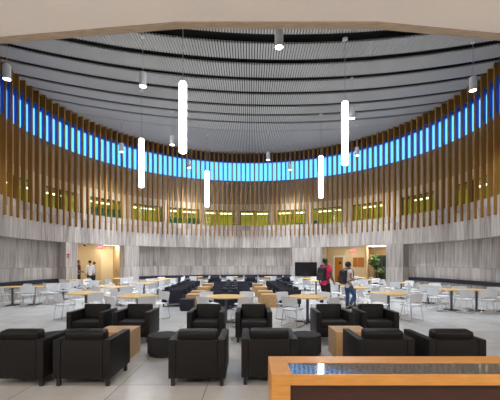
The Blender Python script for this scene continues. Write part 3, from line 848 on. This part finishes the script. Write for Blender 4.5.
    skin_mesh('shirt', sc_, shirt, o, 2)
    pc = [[(V(0, 0, 1.0), (.155*k, .118*k)), (V(0, 0, .95), (.158*k, .122*k))]]
    for s in (-1, 1):
        pc.append([(V(0, 0, .95), 0), (hip[s], .108*k), (mid(hip[s], kn[s], .5), .093*k), (kn[s], .075*k), (mid(kn[s], an[s], .5), .07*k), (mid(kn[s], an[s], .93), .062*k)])
    skin_mesh('trousers', pc, pants, o, 2)
    for s in (-1, 1):
        a_, t_ = Vector(an[s]), Vector(toe[s]); d = (t_-a_); 
        skin_mesh('shoe', [[(tuple(a_+Vector((0, 0, .0))), .048*k), (tuple(a_-d*.25+Vector((0, 0, -.028*k))), .042*k), (tuple(a_+d*.5), .048*k), (tuple(t_), .042*k)]], shoe, o, 2)
    tag(o, label, 'person')
    if pack:
        ps = 1.12 if hair_big > 1 else 1.0
        b = empty('backpack', (loc[0], loc[1], 0), rz)
        bm = bmesh.new(); box(bm, V(0, -.215, 1.21), (.31*k*ps, .18*k, .46*k*ps), (.085*k), seg=5, rx=rad(-4)); link('main_bag', bm, M['bag'], b, True)
        bm = bmesh.new(); box(bm, V(0, -.315, 1.12), (.25*k, .09*k, .25*k), .035*k, seg=3, rx=rad(-4)); link('front_pocket', bm, M['bag2'], b, True)
        for s in (-1, 1):
            bm = bmesh.new(); tube(bm, [V(s*.11, -.17, 1.40), V(s*.115, -.10, 1.50), V(s*.12, .03, 1.505), V(s*.125, .125, 1.42), V(s*.13, .150, 1.28), V(s*.155, .10, 1.12), V(s*.15, -.16, 1.02)], .02*k, 8); link('strap', bm, M['bag'], b, True)
        bm = bmesh.new(); tube(bm, smoothpath([V(-.04, -.2, 1.43), V(-.04, -.2, 1.49), V(.04, -.2, 1.49), V(.04, -.2, 1.43)], .02), .008, 6); link('grab_handle', bm, M['bag'], b, True)
        tag(b, pack, 'backpack')
    return o
M['bag'] = mat('black_nylon', (.014, .014, .016, 1), .6, noise=.2, nscale=30)
M['bag2'] = mat('grey_nylon', (.035, .035, .04, 1), .6)
M['skin_a'] = mat('brown_skin', s2l(120, 78, 60), .5); M['skin_b'] = mat('tan_skin', s2l(178, 126, 104), .5); M['skin_c'] = mat('light_skin', s2l(186, 138, 110), .5)
M['hair'] = mat('black_hair', (.012, .010, .010, 1), .5)
M['pink'] = mat('crimson_cotton', (.90, .02, .16, 1), .8, noise=.1, nscale=10)
M['tee'] = mat('white_cotton', (.78, .78, .80, 1), .8); M['jeans'] = mat('blue_denim', (.035, .085, .20, 1), .8, noise=.3, nscale=14)
M['blackcloth'] = mat('black_cotton', (.014, .014, .016, 1), .8); M['lavender'] = mat('lavender_cotton', (.50, .48, .60, 1), .8)
M['maroon'] = mat('maroon_cotton', (.06, .02, .03, 1), .8)
walk = dict(elbow={1: (.235, -.02, 1.16), -1: (-.235, -.06, 1.16)}, wrist={1: (.25, .13, .94), -1: (-.24, .02, .92)},
            knee={1: (.10, .06, .50), -1: (-.10, .08, .50)}, ankle={1: (.10, .10, .09), -1: (-.10, -.16, .12)}, toe={1: (.11, .26, .045), -1: (-.11, -.01, .045)})
walk2 = dict(elbow={1: (.23, -.03, 1.17), -1: (-.23, -.02, 1.17)}, wrist={1: (.17, .20, 1.13), -1: (-.15, .20, 1.10)},
             knee={1: (.10, .20, .53), -1: (-.09, .03, .50)}, ankle={1: (.10, .00, .17), -1: (-.09, .0, .09)}, toe={1: (.11, .13, .06), -1: (-.10, .17, .045)})
stand = dict(elbow={1: (.23, -.02, 1.16), -1: (-.23, -.02, 1.16)}, wrist={1: (.23, .08, .93), -1: (-.23, .08, .93)},
             knee={1: (.10, .02, .50), -1: (-.10, .02, .50)}, ankle={1: (.11, 0, .09), -1: (-.11, 0, .09)}, toe={1: (.13, .15, .045), -1: (-.13, .15, .045)})
fold = dict(stand, wrist={1: (.10, .20, 1.05), -1: (-.12, .18, 1.08)})
person((2.72, 12.3), -PI/2+.80, 1.84, M['skin_a'], M['pink'], M['blackcloth'], M['hair'], M['blackcloth'],
       'person in crimson t-shirt and black trousers walking right with a backpack', walk, .62, 'black backpack worn over the crimson t-shirt', .98, head_turn=.55)
person((3.46, 11.98), -PI/2+.25, 1.70, M['skin_b'], M['tee'], M['jeans'], M['hair'], M['blackcloth'],
       'person in white t-shirt and blue jeans walking right with a backpack', walk2, .5, 'black backpack worn over the white t-shirt', 1.12, head_turn=-.15)
def atD(x, d): return ((x-250)*d/F, d)
person(atD(78.5, 21.2), -PI/2+.2, 1.80, M['skin_b'], M['maroon'], M['blackcloth'], M['hair'], M['blackcloth'], 'person in dark clothes standing at the left edge of left doorway', fold)
person(atD(90.0, 21.4), PI/2-.9, 1.80, M['skin_c'], M['tee'], M['blackcloth'], M['hair'], M['blackcloth'], 'person in white shirt and black trousers standing in the left doorway', stand, 1.2)
person(atD(94.2, 21.9), PI/2+.3, 1.72, M['skin_c'], M['lavender'], M['blackcloth'], M['hair'], M['blackcloth'], 'person in lavender shirt standing behind the white-shirted one', fold, 1.2)

# ------------------------------------------------------------------ added fill lights of the near hall, without fittings
def spot(x, y, z, e, col=(1, .93, .85), size=120):
    l = bpy.data.lights.new('hall_fill_spot', 'SPOT'); l.energy = e; l.spot_size = rad(size); l.spot_blend = .7; l.shadow_soft_size = .12; l.color = col  # added unseen spot, brightens the near hall
    o = bpy.data.objects.new('hall_fill_spot', l); C.objects.link(o); o.location = (x, y, z)
for x in (-6, -2, 2, 6):
    for y in (-1.5, 1.8): spot(x, y, SZ-.05, 10)
for x in (-7, -2.5, 2.5, 7):
    l = bpy.data.lights.new('hall_fill_point', 'POINT'); l.energy = 95; l.shadow_soft_size = .25; l.color = (1, .92, .85)  # added unseen point light, brightens the soffit
    o = bpy.data.objects.new('hall_fill_point', l); C.objects.link(o); o.location = (x, -.5, 3.3)

# sky
w = bpy.data.worlds.new('dusk_sky'); sc.world = w; w.use_nodes = True
nt = w.node_tree; bg = nt.nodes['Background']; L = nt.links.new
tc = nt.nodes.new('ShaderNodeTexCoord'); sp = nt.nodes.new('ShaderNodeSeparateXYZ'); L(tc.outputs['Generated'], sp.inputs[0])
cr = nt.nodes.new('ShaderNodeValToRGB'); L(sp.outputs[2], cr.inputs[0])
cr.color_ramp.elements[0].position = 0; cr.color_ramp.elements[0].color = (.12, .45, .88, 1)
cr.color_ramp.elements[1].position = .75; cr.color_ramp.elements[1].color = (.04, .22, .8, 1)
e = cr.color_ramp.elements.new(.45); e.color = (.13, .46, .90, 1)
L(cr.outputs[0], bg.inputs[0]); bg.inputs[1].default_value = .95

# camera
cam = bpy.data.cameras.new('camera'); co = bpy.data.objects.new('camera', cam); C.objects.link(co)
co.location = (0, 0, H); co.rotation_euler = (PI/2, 0, 0)
cam.sensor_width = 36; cam.lens = F/500*36; cam.shift_y = (YH-200)/500
cam.clip_start = .05; cam.clip_end = 300
sc.camera = co
sc.view_settings.view_transform = 'Standard'; sc.view_settings.look = 'None'
sc.view_settings.exposure = 1.42; sc.view_settings.gamma = 1.0; sc.view_settings.use_curve_mapping = False
